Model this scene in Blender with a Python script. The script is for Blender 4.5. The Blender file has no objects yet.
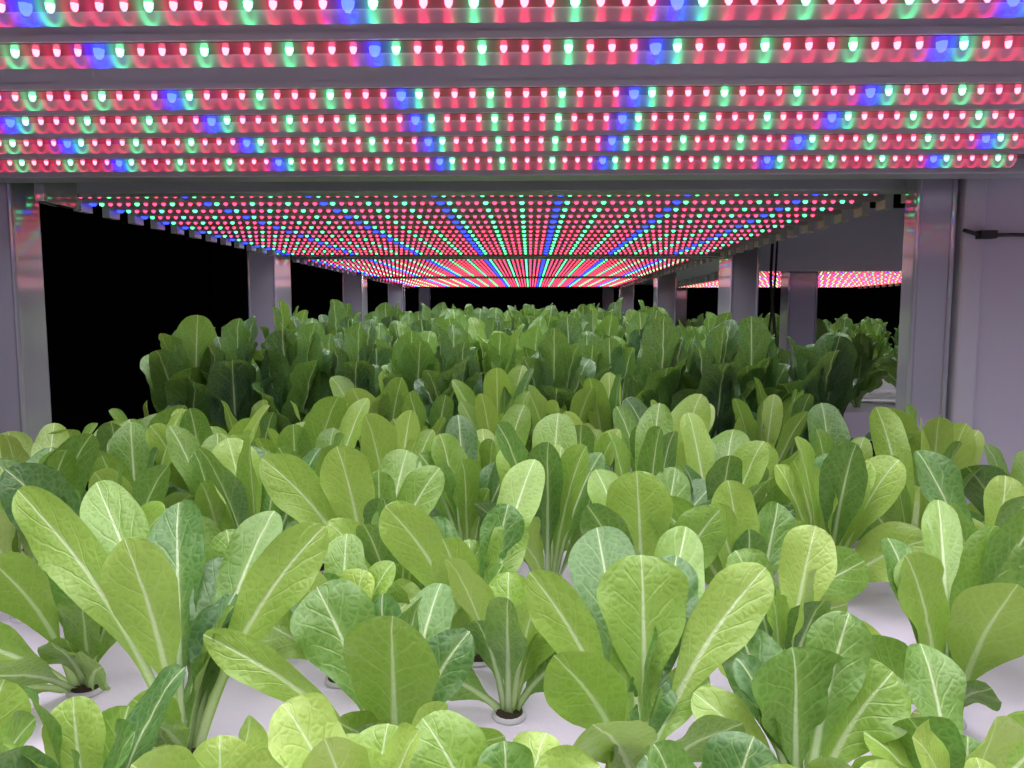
import bpy, math, random
from mathutils import Vector, noise, Matrix
C=1.3   # eye height
TR=1.0  # raft surface height
scene=bpy.context.scene
scene.view_settings.view_transform='Standard'
try: scene.cycles.transparent_max_bounces=32
except Exception: pass

# ---------------- helpers
def newmat(name):
    m=bpy.data.materials.new(name); m.use_nodes=True
    nt=m.node_tree; nt.nodes.clear()
    out=nt.nodes.new('ShaderNodeOutputMaterial')
    return m,nt,out
def N(nt,t,**k):
    n=nt.nodes.new(t)
    for a,b in k.items(): setattr(n,a,b)
    return n
def setin(nt,sock,v):
    if isinstance(v,bpy.types.NodeSocket): nt.links.new(v,sock)
    else: sock.default_value=v
def math_(nt,op,a,b=0.0,c=0.0,clamp=False):
    n=N(nt,'ShaderNodeMath',operation=op); n.use_clamp=clamp
    setin(nt,n.inputs[0],a); setin(nt,n.inputs[1],b); setin(nt,n.inputs[2],c)
    return n.outputs[0]
def sstep(nt,x,a,b,inv=False):
    n=N(nt,'ShaderNodeMapRange',interpolation_type='SMOOTHSTEP')
    setin(nt,n.inputs['Value'],x); setin(nt,n.inputs['From Min'],a); setin(nt,n.inputs['From Max'],b)
    n.inputs['To Min'].default_value=1.0 if inv else 0.0
    n.inputs['To Max'].default_value=0.0 if inv else 1.0
    return n.outputs[0]
def mixc(nt,f,a,b,bt='MIX'):
    n=N(nt,'ShaderNodeMix',data_type='RGBA',blend_type=bt)
    setin(nt,n.inputs[0],f); setin(nt,n.inputs[6],a); setin(nt,n.inputs[7],b)
    return n.outputs[2]
def paint(name,col,rough=.4,metal=0.0,var=.12,scale=6,bump=.05,bscale=60,spec=.5):
    m,nt,out=newmat(name)
    p=N(nt,'ShaderNodeBsdfPrincipled')
    tc=N(nt,'ShaderNodeTexCoord')
    nz=N(nt,'ShaderNodeTexNoise'); nz.inputs['Scale'].default_value=scale; nz.inputs['Detail'].default_value=4
    nt.links.new(tc.outputs['Object'],nz.inputs['Vector'])
    c=mixc(nt,nz.outputs[0],tuple(x*(1-var) for x in col)+(1,),tuple(min(1,x*(1+var)) for x in col)+(1,))
    nt.links.new(c,p.inputs['Base Color'])
    p.inputs['Roughness'].default_value=rough; p.inputs['Metallic'].default_value=metal
    p.inputs['Specular IOR Level'].default_value=spec
    n2=N(nt,'ShaderNodeTexNoise'); n2.inputs['Scale'].default_value=bscale
    nt.links.new(tc.outputs['Object'],n2.inputs['Vector'])
    b=N(nt,'ShaderNodeBump'); b.inputs['Strength'].default_value=bump; b.inputs['Distance'].default_value=.002
    nt.links.new(n2.outputs[0],b.inputs['Height']); nt.links.new(b.outputs[0],p.inputs['Normal'])
    nt.links.new(p.outputs[0],out.inputs[0])
    return m
def link(o,parent=None):
    scene.collection.objects.link(o)
    if parent: o.parent=parent
    return o
def empty(name,loc=(0,0,0)):
    e=bpy.data.objects.new(name,None); e.empty_display_size=.1; e.location=loc
    scene.collection.objects.link(e); return e
class MB:
    def __init__(s): s.v=[];s.f=[];s.m=[]
    def box(s,x0,x1,y0,y1,z0,z1,mi=0):
        b=len(s.v)
        for z in(z0,z1):
            s.v+= [(x0,y0,z),(x1,y0,z),(x1,y1,z),(x0,y1,z)]
        s.f+=[(b,b+3,b+2,b+1),(b+4,b+5,b+6,b+7),(b,b+1,b+5,b+4),(b+1,b+2,b+6,b+5),(b+2,b+3,b+7,b+6),(b+3,b,b+4,b+7)]
        s.m+=[mi]*6
    def obj(s,name,mats,parent=None,bevel=0,smooth=False,loc=None):
        me=bpy.data.meshes.new(name); me.from_pydata(s.v,[],s.f)
        for m in mats: me.materials.append(m)
        me.polygons.foreach_set('material_index',s.m)
        if smooth: me.polygons.foreach_set('use_smooth',[True]*len(s.f))
        me.update()
        o=bpy.data.objects.new(name,me); link(o,parent)
        if bevel:
            md=o.modifiers.new('bevel','BEVEL'); md.width=bevel; md.segments=2; md.limit_method='ANGLE'
        return o

M_post=paint('painted_steel_lavender_grey',(.40,.385,.47),rough=.08,bump=.05,bscale=10,var=.08,metal=.35,spec=.8)
M_beam=paint('painted_steel_grey',(.36,.345,.40),rough=.3,bump=.08)
M_panel=paint('white_panel',(.44,.42,.50),rough=.30,var=.06)
M_panel2=paint('white_beam_paint',(.85,.83,.9),rough=.35,var=.06)
M_house=paint('anodised_housing',(.50,.475,.53),rough=.3,bump=.03,metal=.2)
M_pcb=paint('led_circuit_strip',(.13,.05,.075),rough=.3,bump=.03)
M_pcb2=paint('led_circuit_strip_pink',(.42,.18,.25),rough=.3,bump=.03)
M_raft=paint('white_foam_raft',(.62,.54,.67),rough=.38,var=.03,bump=.15,bscale=180)
M_dark=paint('dark_wall_paint',(.012,.012,.018),rough=.8,var=.3,scale=2)
M_floor=paint('dark_epoxy_floor',(.03,.03,.035),rough=.4,var=.3,scale=2)
M_cable=paint('black_cable',(.01,.01,.012),rough=.5)
M_plug=paint('peat_plug',(.035,.022,.014),rough=.95,var=.5,scale=150,bump=1,bscale=300)
M_cup=paint('net_cup_plastic',(.5,.46,.52),rough=.4)
M_cap=paint('frosted_end_cap',(.62,.60,.66),rough=.2)

# ---------------- LED materials
def led_mat(name,white,strength):
    m,nt,out=newmat(name)
    a=N(nt,'ShaderNodeAttribute',attribute_name='ledcol')
    e=N(nt,'ShaderNodeEmission'); 
    c=mixc(nt,math_(nt,'MULTIPLY',a.outputs['Alpha'],white),a.outputs['Color'],(1,1,1,1))
    nt.links.new(c,e.inputs[0]); e.inputs[1].default_value=strength
    nt.links.new(e.outputs[0],out.inputs[0]); m.cycles.emission_sampling='NONE'
    return m
def cover_mat():  # clear plastic with the diode halos and vertical streaks painted in as emission
    m,nt,out=newmat('clear_led_cover_painted_glow')
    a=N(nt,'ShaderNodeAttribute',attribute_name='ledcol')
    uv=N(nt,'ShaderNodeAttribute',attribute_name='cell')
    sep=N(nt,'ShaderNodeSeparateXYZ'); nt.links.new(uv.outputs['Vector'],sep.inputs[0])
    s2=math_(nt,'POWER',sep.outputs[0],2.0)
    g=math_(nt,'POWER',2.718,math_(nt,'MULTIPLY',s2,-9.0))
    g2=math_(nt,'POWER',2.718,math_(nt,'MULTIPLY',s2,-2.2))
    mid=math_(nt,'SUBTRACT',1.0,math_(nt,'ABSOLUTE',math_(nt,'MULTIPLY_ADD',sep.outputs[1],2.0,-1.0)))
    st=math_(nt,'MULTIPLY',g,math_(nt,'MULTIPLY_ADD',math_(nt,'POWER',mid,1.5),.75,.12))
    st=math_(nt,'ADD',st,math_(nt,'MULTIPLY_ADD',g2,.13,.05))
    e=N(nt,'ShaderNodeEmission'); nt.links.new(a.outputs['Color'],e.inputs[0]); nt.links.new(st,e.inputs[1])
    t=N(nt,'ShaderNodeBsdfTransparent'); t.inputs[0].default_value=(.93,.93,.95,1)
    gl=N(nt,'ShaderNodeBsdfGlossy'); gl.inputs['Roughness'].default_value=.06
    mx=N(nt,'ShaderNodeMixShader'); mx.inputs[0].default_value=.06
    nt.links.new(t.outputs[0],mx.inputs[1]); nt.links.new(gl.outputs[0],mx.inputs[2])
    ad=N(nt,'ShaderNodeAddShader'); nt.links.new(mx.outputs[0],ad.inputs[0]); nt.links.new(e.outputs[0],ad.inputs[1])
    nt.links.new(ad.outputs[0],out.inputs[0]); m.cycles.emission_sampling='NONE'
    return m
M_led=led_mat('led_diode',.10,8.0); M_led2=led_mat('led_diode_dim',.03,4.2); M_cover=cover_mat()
R=(1,.02,.11,1);G=(.06,1,.32,.9);B=(.02,.04,1,.12)
GL={R:(1,.02,.12,1),G:(.08,1.15,.45,1),B:(.02,.03,4.6,1)}
PITCH=.0138
def colour(k):
    k%=13
    if k==0: return B
    if k in(1,5,9): return G
    return R
def panel(name,x0,x1,ys,bluex,cover=True,power=.5,z=C+.17,near=False,spread=130,every=1,bl=.0055,rs=1.0):
    """one LED grow-light array: bars running in X at the given Y positions"""
    root=empty(name)
    hs=MB(); lv=[];lf=[];lc=[]; cv=[];cf=[];cc=[];cu=[]
    n=int((x1-x0-.03)/PITCH)
    k0=round((x0+.015-bluex)/PITCH)
    for bi,y in enumerate(ys):
        hs.box(x0,x1,y-.012,y+.012,z+.006,z+.026)
        hs.box(x0,x1,y-.013,y-.0105,z+.0015,z+.006); hs.box(x0,x1,y+.0105,y+.013,z+.0015,z+.006)
        hs.box(x0,x1,y-.0105,y+.0105,z+.001,z+.006,2)
        hs.box(x0-.012,x0,y-.015,y+.015,z-.012,z+.02,1); hs.box(x1,x1+.012,y-.015,y+.015,z-.012,z+.02,1)
        cols=[]
        for i in range(n):
            k=k0+i; x=bluex+k*PITCH; c=colour(k); cols.append((x,c))
            b=len(lv); r=.0023 if near else .0029*rs
            if c==G: r=.0027 if near else .0033*rs
            if c==B: r=.0038 if near else bl
            dp=r*1.25 if near else .0026
            for (zz,rr) in((z+.001,r),(z-dp*.45,r*.9),(z-dp,r*.45)):
                for q in range(6):
                    a=q*math.pi/3; lv.append((x+rr*math.cos(a),y+rr*math.sin(a),zz))
            for l in range(2):
                for q in range(6):
                    q2=(q+1)%6; lf.append((b+l*6+q,b+l*6+q2,b+l*6+6+q2,b+l*6+6+q))
            lf.append(tuple(b+12+q for q in range(6)))
            lc+=[c]*18
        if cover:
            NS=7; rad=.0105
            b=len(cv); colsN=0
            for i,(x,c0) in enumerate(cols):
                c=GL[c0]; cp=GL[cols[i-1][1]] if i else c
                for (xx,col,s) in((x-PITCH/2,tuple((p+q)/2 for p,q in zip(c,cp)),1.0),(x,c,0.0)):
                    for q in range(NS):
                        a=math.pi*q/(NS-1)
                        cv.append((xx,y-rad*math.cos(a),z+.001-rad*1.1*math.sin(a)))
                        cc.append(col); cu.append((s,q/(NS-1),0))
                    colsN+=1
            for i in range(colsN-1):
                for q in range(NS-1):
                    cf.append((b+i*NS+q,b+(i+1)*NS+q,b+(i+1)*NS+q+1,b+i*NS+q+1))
        if bi%every==0:
            L=bpy.data.lights.new('bar_lamp','AREA'); L.shape='RECTANGLE'; L.size=(x1-x0)*.98; L.size_y=.008
            L.energy=power*every; L.color=(.95,.96,1); L.spread=math.radians(spread)
            o=bpy.data.objects.new('bar_lamp',L); o.location=((x0+x1)/2,y,z-.013); link(o,root)
    hs.obj('bar_housings',[M_house,M_cap,M_pcb if near else M_pcb2],root)
    for (nm,v,f,c,u,mt) in(('diodes',lv,lf,lc,None,M_led if near else M_led2),('clear_covers_painted_glow',cv,cf,cc,cu,M_cover)):
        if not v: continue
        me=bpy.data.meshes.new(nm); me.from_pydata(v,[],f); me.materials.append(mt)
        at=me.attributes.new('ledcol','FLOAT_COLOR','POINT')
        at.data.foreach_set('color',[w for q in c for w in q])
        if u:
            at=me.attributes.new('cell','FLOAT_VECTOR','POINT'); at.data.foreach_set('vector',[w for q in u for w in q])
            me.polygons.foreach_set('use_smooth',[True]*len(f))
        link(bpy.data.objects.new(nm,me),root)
    return root

PN='led_grow_light_panel'
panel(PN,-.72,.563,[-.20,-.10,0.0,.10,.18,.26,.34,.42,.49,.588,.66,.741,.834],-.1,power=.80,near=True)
panel(PN,-.685,.527,[1.07+.077*k for k in range(14)],-.137,cover=False,power=.74,spread=156,rs=1.15,bl=.0062)
panel(PN,-.70,.527,[2.24+.077*k for k in range(14)],-.137,cover=False,power=.66,spread=156,every=2)
panel(PN,-.72,.527,[3.42+.077*k for k in range(14)],-.137,cover=False,power=.66,spread=156,every=2)
panel(PN,.86,2.0,[2.66+.077*k for k in range(26)],.9,cover=False,power=.4,every=3)
panel(PN,.74,2.0,[-.1,.05,.2,.35,.5,.65,.8],.9,cover=False,power=.8,spread=156)  # out-of-frame array, added to light the right end panel
panel(PN,1.06,2.0,[1.12+.154*k for k in range(6)],1.1,cover=False,power=.7,spread=160)  # array hidden behind the post, added to brighten the neighbour's cross panel

# ---------------- racks
def rack(y0,y1,xl,xr):
    root=empty('grow_rack')
    m=MB()
    m.box(xl,xr,y0+.005,y1-.005,C+.205,C+.225)
    m.box(xl-.02,xl+.015,y0,y1,C+.197,C+.25); m.box(xr-.015,xr+.02,y0,y1,C+.197,C+.25)
    m.obj('shelf_deck',[M_beam],root)
    m=MB()
    for yy in (y0,y1-.035):
        m.box(xl-.03,xr+.03,yy,yy+.035,C+.166,C+.198)
    m.obj('cross_beams',[M_beam],root,bevel=.002)
    m=MB()
    m.box(xl-.02,xr+.02,y0+.01,y0+.04,TR-.14,TR-.09); m.box(xl-.02,xr+.02,y1-.04,y1-.01,TR-.14,TR-.09)
    m.box(xl-.02,xl+.01,y0,y1,TR-.14,TR-.09); m.box(xr-.01,xr+.02,y0,y1,TR-.14,TR-.09)
    m.obj('lower_frame',[M_beam],root)
    return root
def post(root,x0,x1,y0,y1,z1=None):
    m=MB(); m.box(x0,x1,y0,y1,0.0,z1 or C+.75)
    m.box(x0-.001,x0+.006,y0-.003,y0+.006,0.0,z1 or C+.75)
    m.box(x1-.006,x1+.001,y0-.003,y0+.006,0.0,z1 or C+.75)
    m.box(x0-.012,x1+.012,y0-.012,y1+.012,0.0,.012)
    m.obj('post',[M_post],root,bevel=.003)
r1=rack(-.25,.94,-.74,.60)
r2=rack(1.02,2.17,-.70,.56)
r3=rack(2.20,3.36,-.70,.56)
r4=rack(3.39,4.55,-.70,.56)
post(r1,-.74,-.664,.949,1.005); post(r1,.499,.549,.985,1.018)
def pc(r,x,y,w,d): post(r,x-w/2,x+w/2,y-d/2,y+d/2)
for x,y in((-.72,2.05),(.575,2.08)): pc(r2,x,y,.075,.13)
for x,y in((-.72,3.05),(.575,3.2)): pc(r3,x,y,.08,.10)
for x,y in((-.72,4.0),(.56,4.35)): pc(r4,x,y,.08,.08)
for x,y in((-.72,5.1),(.56,5.4)): pc(r4,x,y,.08,.08)
m=MB(); m.box(-.635,-.622,.95,1.02,C+.145,C+.2); m.box(-.74,-.60,.945,1.015,C+.198,C+.225); m.box(.45,.9,.945,.984,C+.19,C+.235)
m.obj('corner_bracket',[M_post],r1,bevel=.001)
# neighbouring rack on the right
rn=empty('grow_rack')
m=MB(); m.box(.556,.585,.978,1.03,0,C+.75); m.box(.585,.95,.99,1.03,0,C+.75); m.obj('end_panel',[M_panel],rn,bevel=.004)
m=MB(); m.box(.62,2.1,2.14,2.18,C+.125,C+.30); m.box(.62,2.1,2.6,5,C+.2,C+.22); m.box(.66,2.1,-.3,.94,C+.2,C+.22); m.obj('cross_beams',[M_panel2],rn,bevel=.003)
pc(rn,.80,2.24,.085,.07); pc(rn,1.9,2.24,.085,.07); pc(rn,1.0,5.0,.08,.08); pc(rn,2.05,.96,.06,.06)
m=MB(); m.box(.8,2.0,2.3,4.8,TR-.09,TR); m.box(.72,2.0,-.2,.93,TR-.09,TR); m.obj('growing_tank',[M_raft],rn)
# cables
def cable(pts,r):
    cu=bpy.data.curves.new('power_cable','CURVE'); cu.dimensions='3D'; cu.bevel_depth=r
    sp=cu.splines.new('NURBS'); sp.use_endpoint_u=True; sp.order_u=3
    sp.points.add(len(pts)-1)
    for p,q in zip(sp.points,pts): p.co=(*q,1)
    co=bpy.data.objects.new('power_cable',cu); cu.materials.append(M_cable); link(co); return co
co=cable([(.553,.972,C+.108),(.575,.97,C+.101),(.62,.982,C+.103),(.7,.982,C+.101),(.94,.983,C+.097)],.0024)
m=MB(); m.box(.572,.592,.965,.979,C+.097,C+.107); m.obj('cable_clip',[M_cable],co)
cable([(.66,2.05,C+.3),(.655,2.05,C+.1),(.668,2.04,C-.05),(.66,2.05,C-.3)],.004)
cable([(.672,2.05,C+.3),(.668,2.05,C+.1),(.655,2.05,C-.05),(.67,2.05,C-.3)],.003)

def tank(y0,y1,x0,x1):
    root=empty('growing_tank')
    m=MB(); m.box(x0,x1,y0,y1,TR-.09,TR-.032); m.obj('tank_body',[M_raft],root,bevel=.004)
    m=MB(); nx=3; w=(x1-x0)/nx
    for i in range(nx): m.box(x0+i*w+.001,x0+(i+1)*w-.001,y0+.003,y1-.003,TR-.032,TR)
    m.obj('foam_rafts',[M_raft],root,bevel=.002)
tank(.02,.945,-.72,.62); tank(1.025,2.16,-.66,.52); tank(2.2,3.35,-.66,.52); tank(3.4,4.5,-.66,.52)

def wall(name,b,mat):
    m=MB(); m.box(*b); m.obj(name,[mat])
wall('floor',(-3,3.5,-1.5,7,-.05,0),M_floor)
wall('ceiling',(-3,3.5,-1.5,7,2.6,2.65),M_dark)
wall('wall_back',(-3,3.5,7,7.1,0,2.6),M_dark)
wall('wall_left',(-3.1,-3,-1.5,7,0,2.6),M_dark)
wall('wall_right',(3.5,3.6,-1.5,7,0,2.6),M_dark)

# ---------------- leaves
def leaf_mat():
    m,nt,out=newmat('lettuce_leaf')
    ld=N(nt,'ShaderNodeAttribute',attribute_name='ld'); tn=N(nt,'ShaderNodeAttribute',attribute_name='tint')
    sp=N(nt,'ShaderNodeSeparateXYZ'); nt.links.new(ld.outputs['Vector'],sp.inputs[0])
    u,t,ax=sp.outputs
    au=math_(nt,'ABSOLUTE',u)
    cr=N(nt,'ShaderNodeValToRGB'); e=cr.color_ramp.elements
    e[0].position=0; e[0].color=(.036,.098,.058,1); e[1].position=1; e[1].color=(.42,.56,.12,1)
    k=e.new(.35); k.color=(.086,.212,.042,1); k=e.new(.7); k.color=(.265,.425,.066,1)
    nt.links.new(tn.outputs['Fac'],cr.inputs[0])
    tc=N(nt,'ShaderNodeTexCoord'); nz=N(nt,'ShaderNodeTexNoise'); nz.inputs['Scale'].default_value=35; nt.links.new(tc.outputs['Object'],nz.inputs[0])
    base=mixc(nt,math_(nt,'MULTIPLY',nz.outputs[0],.5),cr.outputs[0],mixc(nt,.45,cr.outputs[0],(.05,.16,.02,1)))
    mw=math_(nt,'MULTIPLY_ADD',math_(nt,'SUBTRACT',1.0,t),.30,.035)
    mr=math_(nt,'DIVIDE',ax,mw)
    mid=sstep(nt,mr,.35,1.3,True)
    halo=sstep(nt,mr,.8,5.0,True)
    ph=math_(nt,'SUBTRACT',math_(nt,'MULTIPLY',t,8.0),math_(nt,'MULTIPLY',math_(nt,'POWER',au,.8),1.9))
    ph=math_(nt,'ADD',ph,math_(nt,'MULTIPLY',math_(nt,'SIGN',u),.23))
    ph=math_(nt,'ADD',ph,math_(nt,'MULTIPLY',nz.outputs[0],.9))
    fr=math_(nt,'ABSOLUTE',math_(nt,'SUBTRACT',math_(nt,'FRACT',ph),.5))
    sv=math_(nt,'MULTIPLY',sstep(nt,fr,.0,.11,True),sstep(nt,au,.35,.95,True))
    vo=N(nt,'ShaderNodeTexVoronoi',feature='DISTANCE_TO_EDGE'); vo.inputs['Scale'].default_value=170
    nt.links.new(tc.outputs['Object'],vo.inputs['Vector'])
    net=sstep(nt,vo.outputs['Distance'],0.0,.2,True)
    pale=mixc(nt,.5,cr.outputs[0],(.50,.70,.24,1))
    pale2=mixc(nt,.70,cr.outputs[0],(.76,.86,.56,1))
    c=mixc(nt,math_(nt,'MULTIPLY',net,.22),base,pale)
    c=mixc(nt,math_(nt,'MULTIPLY',halo,.3),c,pale)
    c=mixc(nt,math_(nt,'MULTIPLY',sv,.30),c,pale)
    c=mixc(nt,math_(nt,'MULTIPLY',mid,.95),c,pale2)
    h=math_(nt,'SUBTRACT',math_(nt,'MULTIPLY',sstep(nt,vo.outputs['Distance'],0,.35),.6),math_(nt,'MULTIPLY',sv,.9))
    h=math_(nt,'SUBTRACT',h,math_(nt,'MULTIPLY',mid,1.0))
    b=N(nt,'ShaderNodeBump'); b.inputs['Strength'].default_value=.36; b.inputs['Distance'].default_value=.001
    nt.links.new(h,b.inputs['Height'])
    p=N(nt,'ShaderNodeBsdfPrincipled'); nt.links.new(c,p.inputs['Base Color']); p.inputs['Roughness'].default_value=.34
    p.inputs['Specular IOR Level'].default_value=.65
    nt.links.new(b.outputs[0],p.inputs['Normal'])
    tl=N(nt,'ShaderNodeBsdfTranslucent'); nt.links.new(mixc(nt,.4,c,(.45,.66,.07,1),'MIX'),tl.inputs[0])
    mx=N(nt,'ShaderNodeMixShader'); mx.inputs[0].default_value=.25
    nt.links.new(p.outputs[0],mx.inputs[1]); nt.links.new(tl.outputs[0],mx.inputs[2])
    nt.links.new(mx.outputs[0],out.inputs[0])
    return m
M_leaf=leaf_mat()

class Plant:
    def __init__(s,seed): s.v=[];s.f=[];s.m=[];s.ld=[];s.tn=[]; s.r=random.Random(seed); s.k=seed*7.31
    def leaf(s,d,w,face=None,tint=.7,cup=.25,crinkle=.0008,wave=.003,mature=False,nu=18,nv=10,off=(0,0),droop=0.0,pet=.0030,tw=.6):
        r=s.r; d=Vector(d); B0=Vector((off[0],off[1],0.0)); s.k+=3.7
        M=B0+Vector((d.x*.30,d.y*.30,d.z*.62+droop)); T=B0+d
        out=Vector((d.x,d.y,0)); 
        if out.length<1e-4: out=Vector((0,1,0))
        out.normalize()
        if face is None:
            a=r.uniform(-tw,tw); q=Matrix.Rotation(a,3,'Z')@(-out); face=Vector((q.x,q.y,.25))
        face=Vector(face).normalized()
        if mature: A,Bb,t0=.95,.46,0.0
        else: A,Bb,t0=r.uniform(1.0,1.4),r.uniform(.48,.60),r.uniform(.2,.3)
        sm=A/(A+Bb); nrm=sm**A*(1-sm)**Bb
        L=d.length*1.08
        b=len(s.v); ph=r.uniform(0,6)
        for i in range(nu+1):
            q=i/nu; t=1-(1-q)**1.5
            P=B0*(1-t)**2+M*(2*t*(1-t))+T*(t*t)
            tg=(M-B0)*(1-t)+(T-M)*t
            tg.normalize()
            S=tg.cross(face)
            if S.length<1e-3: S=Vector((1,0,0))
            S.normalize(); Nn=S.cross(tg).normalized()
            if Nn.dot(face)<0: Nn=-Nn
            ss=max(0,(t-t0)/(1-t0)); f=(ss**A*max(0,1-ss)**Bb)/nrm if ss>0 else 0
            hw=math.sqrt((w/2*f)**2+(pet*(1.3-.6*t)*min(1,(1-t)*6))**2)
            for j in range(nv+1):
                u=2*j/nv-1; x=u*hw*(1+.04*math.sin(t*23+ph+u*2)*abs(u))
                o=cup*hw*(abs(u)**1.6)*(1-.5*t)
                o+=wave*abs(u)**2.2*math.sin(t*15+ph+(2.1 if u>0 else 0))*min(1,f*1.2)
                n=noise.noise(Vector((x*75,t*L*75,s.k)))+.6*noise.noise(Vector((x*160,t*L*160,s.k+9)))
                o+=crinkle*n*min(1,f*1.5)
                o+=crinkle*1.2*abs(math.sin((t*8-abs(u)**.8*1.9)*math.pi))*min(1,abs(u)*4)*f
                if t>.85: o-=.05*w*((t-.85)/.15)**2
                pp=P+S*x+Nn*o
                if pp.z<.002: pp.z=.002
                s.v.append(tuple(pp)); s.ld.append((u,t,abs(x)*100)); s.tn.append(tint)
        for i in range(nu):
            for j in range(nv):
                a=b+i*(nv+1)+j; s.f.append((a,a+1,a+nv+2,a+nv+1)); s.m.append(0)
    def cup(s):
        for (c,r0,r1,h,mi) in(((0,0,0.0),.015,.014,.003,2),((0,0,.0005),.0122,.011,.005,1)):
            b=len(s.v); n=14
            for rr,zz in((r0,c[2]),(r1,c[2]+h)):
                for i in range(n):
                    a=2*math.pi*i/n; s.v.append((rr*math.cos(a),rr*math.sin(a),zz)); s.ld.append((0,0,0)); s.tn.append(0)
            for i in range(n):
                j=(i+1)%n; s.f.append((b+i,b+j,b+n+j,b+n+i)); s.m.append(mi)
            s.f.append(tuple(b+n+i for i in range(n))); s.m.append(mi)
    def mesh(s,name):
        s.cup()
        me=bpy.data.meshes.new(name); me.from_pydata(s.v,[],s.f)
        for m in(M_leaf,M_plug,M_cup): me.materials.append(m)
        me.polygons.foreach_set('material_index',s.m); me.polygons.foreach_set('use_smooth',[True]*len(s.f))
        a=me.attributes.new('ld','FLOAT_VECTOR','POINT'); a.data.foreach_set('vector',[w for q in s.ld for w in q])
        a=me.attributes.new('tint','FLOAT','POINT'); a.data.foreach_set('value',s.tn)
        me.update(); return me

def juvenile(seed,hs=1.0,n=None,p=None,lean=1.0):
    p=p or Plant(seed); r=p.r
    n=n or r.randint(9,12); a0=r.uniform(0,6); pt=r.uniform(-.12,.08); hs*=r.uniform(.9,1.12)
    for i in range(n):
        a=a0+i*2.4+r.uniform(-.35,.35); q=i/n   # outer first
        out=(.090-.072*q)*r.uniform(.7,1.2)*lean; h=(.118+.055*math.sin(math.pi*min(1,q*.75+.15)))*hs*r.uniform(.76,1.12)
        if i<3: h*=.6; out*=1.1
        if q>.85: h*=.8
        w=(.050-.011*q)*r.uniform(.8,1.2)
        fx,fy=-math.cos(a)+r.uniform(-.4,.4),-math.sin(a)*.5-.8*(1 if r.random()<.7 else -1)
        p.leaf((out*math.cos(a),out*math.sin(a),h),w,face=(fx,fy,.2),tint=r.choice([.25,.4,.55,.65,.75,.85,.95])+pt+r.uniform(-.07,.07),cup=r.uniform(.12,.4),
               off=(.004*math.cos(a),.004*math.sin(a)),wave=r.uniform(.0015,.004))
    return p
def mature(seed,hs=1.0,tint=.3):
    p=Plant(seed); r=p.r; a0=r.uniform(0,6); n=14
    for i in range(n):
        a=a0+i*2.4+r.uniform(-.3,.3); q=i/n
        out=(.075-.06*q)*r.uniform(.75,1.15); h=(.17+.12*q**.6)*hs*r.uniform(.80,1.08)
        if i<3: out*=1.6;h*=.72
        w=(.076-.017*q)*r.uniform(.88,1.14)
        p.leaf((out*math.cos(a),out*math.sin(a),h),w,tint=tint+r.uniform(-.15,.2),cup=r.uniform(.3,.65),
               crinkle=.0032,wave=.006,mature=True,nu=22,nv=12,off=(.008*math.cos(a),.008*math.sin(a)),pet=.006,droop=.02,tw=.9)
    return p

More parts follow.
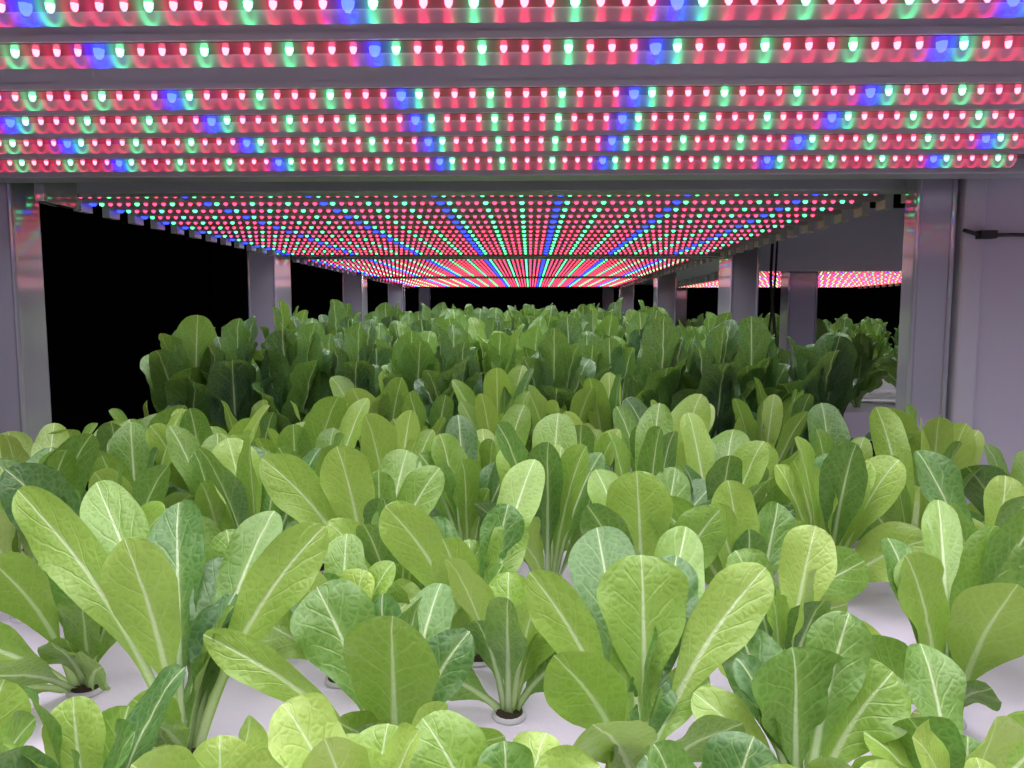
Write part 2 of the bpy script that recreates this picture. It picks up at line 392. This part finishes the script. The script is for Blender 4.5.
# ---- foreground plants: base (x,y), leaves (dx,dy,h,width,tint)
FR=[
((-.232,.47),[(-.14,.05,.172,.040,.75),(-.033,0,.151,.046,.85),(-.04,.09,.154,.048,.3),(.083,.03,.152,.041,.78),(-.117,.11,.165,.044,.6),(.01,.03,.095,.032,.12),(.03,.08,.15,.036,.5),(-.02,-.04,.05,.03,.7),(.02,-.06,.03,.034,.8),(.0,.06,.12,.034,.2)]),
((-.09,.45),[(-.05,.03,.116,.054,.45),(.004,-.03,.122,.062,.62),(-.12,.01,.09,.027,.8),(.045,.02,.09,.034,.2),(.07,-.03,.05,.036,.8),(-.07,-.05,.035,.05,.6),(.02,.07,.105,.036,.4),(-.01,.05,.10,.035,.2)]),
((.07,.45),[(-.065,.01,.134,.034,.78),(0,.03,.140,.060,.72),(.083,.03,.132,.040,.88),(-.05,-.03,.10,.044,.7),(-.015,.09,.142,.05,.3),(-.03,-.07,.08,.050,.75),(.03,.06,.13,.040,.25),(.05,-.03,.06,.034,.5),(.045,.1,.14,.04,.6)]),
((.165,.42),[(-.003,0,.103,.066,.45),(.05,.01,.085,.046,.65),(-.055,.03,.06,.03,.85),(.04,-.03,.05,.04,.7),(-.02,.06,.09,.04,.3),(.02,.07,.07,.04,.6)]),
((.307,.53),[(-.045,-.03,.136,.040,.75),(0,-.06,.126,.054,.85),(-.07,-.01,.057,.046,.5),(.045,.02,.14,.042,.55),(.075,.02,.155,.042,.45),(.04,.1,.142,.03,.65),(-.01,.06,.12,.038,.4),(-.05,-.06,.04,.05,.9),(.02,-.02,.10,.035,.6)]),
((-.355,.56),[(-.035,-.04,.122,.044,.72),(.01,-.02,.082,.046,.5),(-.11,-.02,.06,.045,.7),(-.06,-.06,.03,.04,.75),(-.05,.05,.10,.04,.5),(-.02,-.10,.06,.05,.5),(-.01,.03,.11,.035,.8),(.04,-.05,.045,.036,.6)]),
((-.16,.74),[(-.10,-.02,.158,.048,.8),(-.025,-.02,.17,.050,.88),(.02,.06,.152,.05,.6),(-.05,.06,.13,.045,.4),(.06,.02,.14,.044,.6),(.01,-.03,.12,.035,.25),(-.03,-.06,.05,.035,.7),(.0,.0,.14,.036,.5)]),
((-.044,.62),[(-.07,-.02,.142,.044,.82),(-.02,-.04,.12,.036,.78),(.044,.08,.162,.04,.7),(-.045,.05,.11,.04,.3),(.02,.03,.13,.038,.35),(.05,-.03,.08,.035,.6),(-.03,-.05,.04,.035,.7),(-.005,.02,.1,.03,.6),(.03,-.07,.05,.035,.3)]),
((.11,.66),[(-.008,0,.158,.060,.8),(-.055,-.03,.135,.04,.25),(.05,-.02,.13,.044,.6),(-.055,-.08,.125,.050,.45),(.03,.06,.15,.044,.5),(-.04,.05,.15,.044,.65),(.03,-.07,.06,.035,.5),(.01,.02,.12,.035,.3)]),
((.205,.66),[(-.02,0,.150,.040,.88),(-.09,0,.132,.044,.6),(-.04,-.01,.132,.034,.78),(.065,-.03,.05,.03,.8),(.12,.05,.06,.05,.55),(.03,.04,.12,.038,.45),(-.01,.06,.10,.035,.25),(.01,-.05,.04,.03,.8),(-.005,-.01,.11,.03,.3)]),
]
def place(me,x,y,z=TR,rot=0,parent=None,sc=1,name='lettuce_plant'):
    o=bpy.data.objects.new(name,me); o.location=(x,y,z+.0005); o.rotation_euler=(0,0,rot); o.scale=(sc,sc,sc); link(o,parent); return o
for i,((x,y),ls) in enumerate(FR):
    p=Plant(100+i); r=p.r
    for (dx,dy,h,w,t) in ls:
        fx=-dx*2.2+r.uniform(-.35,.35)
        p.leaf((dx,dy,h),w,face=(fx,-1,.25 if dy>=-.02 else -.1),tint=min(1,t*.97),cup=r.uniform(.12,.35),nu=24,nv=14,wave=r.uniform(.0015,.0035),
               off=(.005*math.copysign(1,dx),.004*math.copysign(1,dy)))
    for k in range(4):   # small hearts and low leaves
        a=r.uniform(0,6.28); o=r.uniform(.02,.05)
        p.leaf((o*math.cos(a),abs(o*math.sin(a)),r.uniform(.06,.12)),r.uniform(.026,.036),tint=r.uniform(.15,.7),tw=1.2)
    for k in range(2):   # short leaves in front covering the plug
        a=r.uniform(-2.4,-.7); o=r.uniform(.03,.045)
        p.leaf((o*math.cos(a),o*math.sin(a),r.uniform(.035,.06)),r.uniform(.03,.036),face=(0,-1,.5),tint=r.uniform(.4,.8))
    place(p.mesh('lettuce_plant'),x,y)
rr=random.Random(5)
fill=[(-.60,.60),(-.50,.70),(-.41,.69),(.42,.66),(.55,.62),(.45,.52),(.31,.76),(.02,.76),(-.28,.74),(.12,.77),
 (-.56,.82),(-.45,.82),(-.35,.82),(-.25,.84),(-.07,.82),(.21,.82),(.42,.79),(.54,.79),
 (-.63,.90),(-.51,.90),(-.40,.90),(-.29,.90),(-.17,.90),(-.05,.90),(.06,.90),(.16,.90),(.27,.90),(.38,.90),(.49,.90)]
for i,(x,y) in enumerate(fill):
    place(juvenile(300+i,1.0).mesh('lettuce_plant'),x,y)
# somewhat younger plants between the bigger ones
small=[(-.245,.61,.70),(-.015,.53,.74),(-.155,.58,.72),(.195,.55,.70),(-.12,.66,.75),(-.48,.52,.6)]
for i,(x,y,h) in enumerate(small):
    place(juvenile(340+i,h,n=10,lean=.8).mesh('lettuce_plant'),x,y,sc=.9)
front=[(-.16,.355),(-.31,.37),(-.01,.35),(.09,.345),(.245,.40),(.22,.33),(.36,.43),(-.41,.43),(-.235,.365),(-.085,.36)]
for i,(x,y) in enumerate(front):
    place(juvenile(360+i,.60,lean=.9).mesh('lettuce_plant'),x,y,sc=.82)
# beds of the racks behind
jm=[juvenile(500+i,1.1).mesh('lettuce_foliage') for i in range(6)]
mm=[mature(600+i,1.0,(.05,.4,.15,.3,.5,.10,.3)[i]).mesh('romaine_foliage') for i in range(7)]
def bed(root,x0,x1,y0,y1,dx,dy,meshes,sc=1):
    y=y0; k=0
    while y<=y1:
        x=x0+(dx/2 if k%2 else 0)
        while x<=x1:
            place(rr.choice(meshes),x+rr.uniform(-.012,.012),y+rr.uniform(-.01,.01),rot=rr.uniform(0,6.28),parent=root,sc=sc*rr.uniform(.84,1.1),name='plant')
            x+=dx
        y+=dy;k+=1
BN='romaine_lettuce_bed'
e=empty(BN); bed(e,-.56,.46,1.10,1.12,.13,.13,jm,sc=.84)
for (x,y,mi,s) in [(-.57,1.22,3,1.0),(-.485,1.20,0,1.02),(-.40,1.22,2,1.06),(-.30,1.25,0,1.0),(-.13,1.27,0,.98),(.04,1.25,5,.98),(.22,1.23,2,1.0),(.30,1.22,0,1.0),(.47,1.22,5,1.04),(.385,1.27,2,1.0)]:
    place(mm[mi],x,y,rot=rr.uniform(0,6.28),parent=e,sc=s,name='plant')
for (x,y) in [(-.24,1.19),(-.16,1.18),(-.05,1.18),(.05,1.17),(.13,1.19),(.40,1.17)]:
    place(rr.choice(jm),x,y,rot=rr.uniform(0,6.28),parent=e,sc=rr.uniform(.95,1.2),name='plant')
bed(e,-.56,.48,1.40,2.10,.165,.155,mm,sc=1.05)
e=empty(BN); bed(e,-.60,.48,2.29,3.27,.16,.155,mm,sc=1.1)
e=empty(BN); bed(e,-.60,.48,3.49,4.42,.17,.17,mm,sc=1.14)
e=empty(BN); bed(e,.90,1.9,2.4,4.7,.16,.16,mm,sc=.95)

# ---------------- world, camera
w=bpy.data.worlds.new('World'); scene.world=w; w.use_nodes=True
w.node_tree.nodes['Background'].inputs[0].default_value=(.52,.47,.6,1); w.node_tree.nodes['Background'].inputs[1].default_value=.32
cam=bpy.data.cameras.new('camera'); cam.lens=26; cam.sensor_width=36; cam.clip_start=.02
co=bpy.data.objects.new('camera',cam); co.location=(0,0,C)
co.rotation_euler=(math.radians(90-5.33),0,math.radians(1.39)); link(co); scene.camera=co
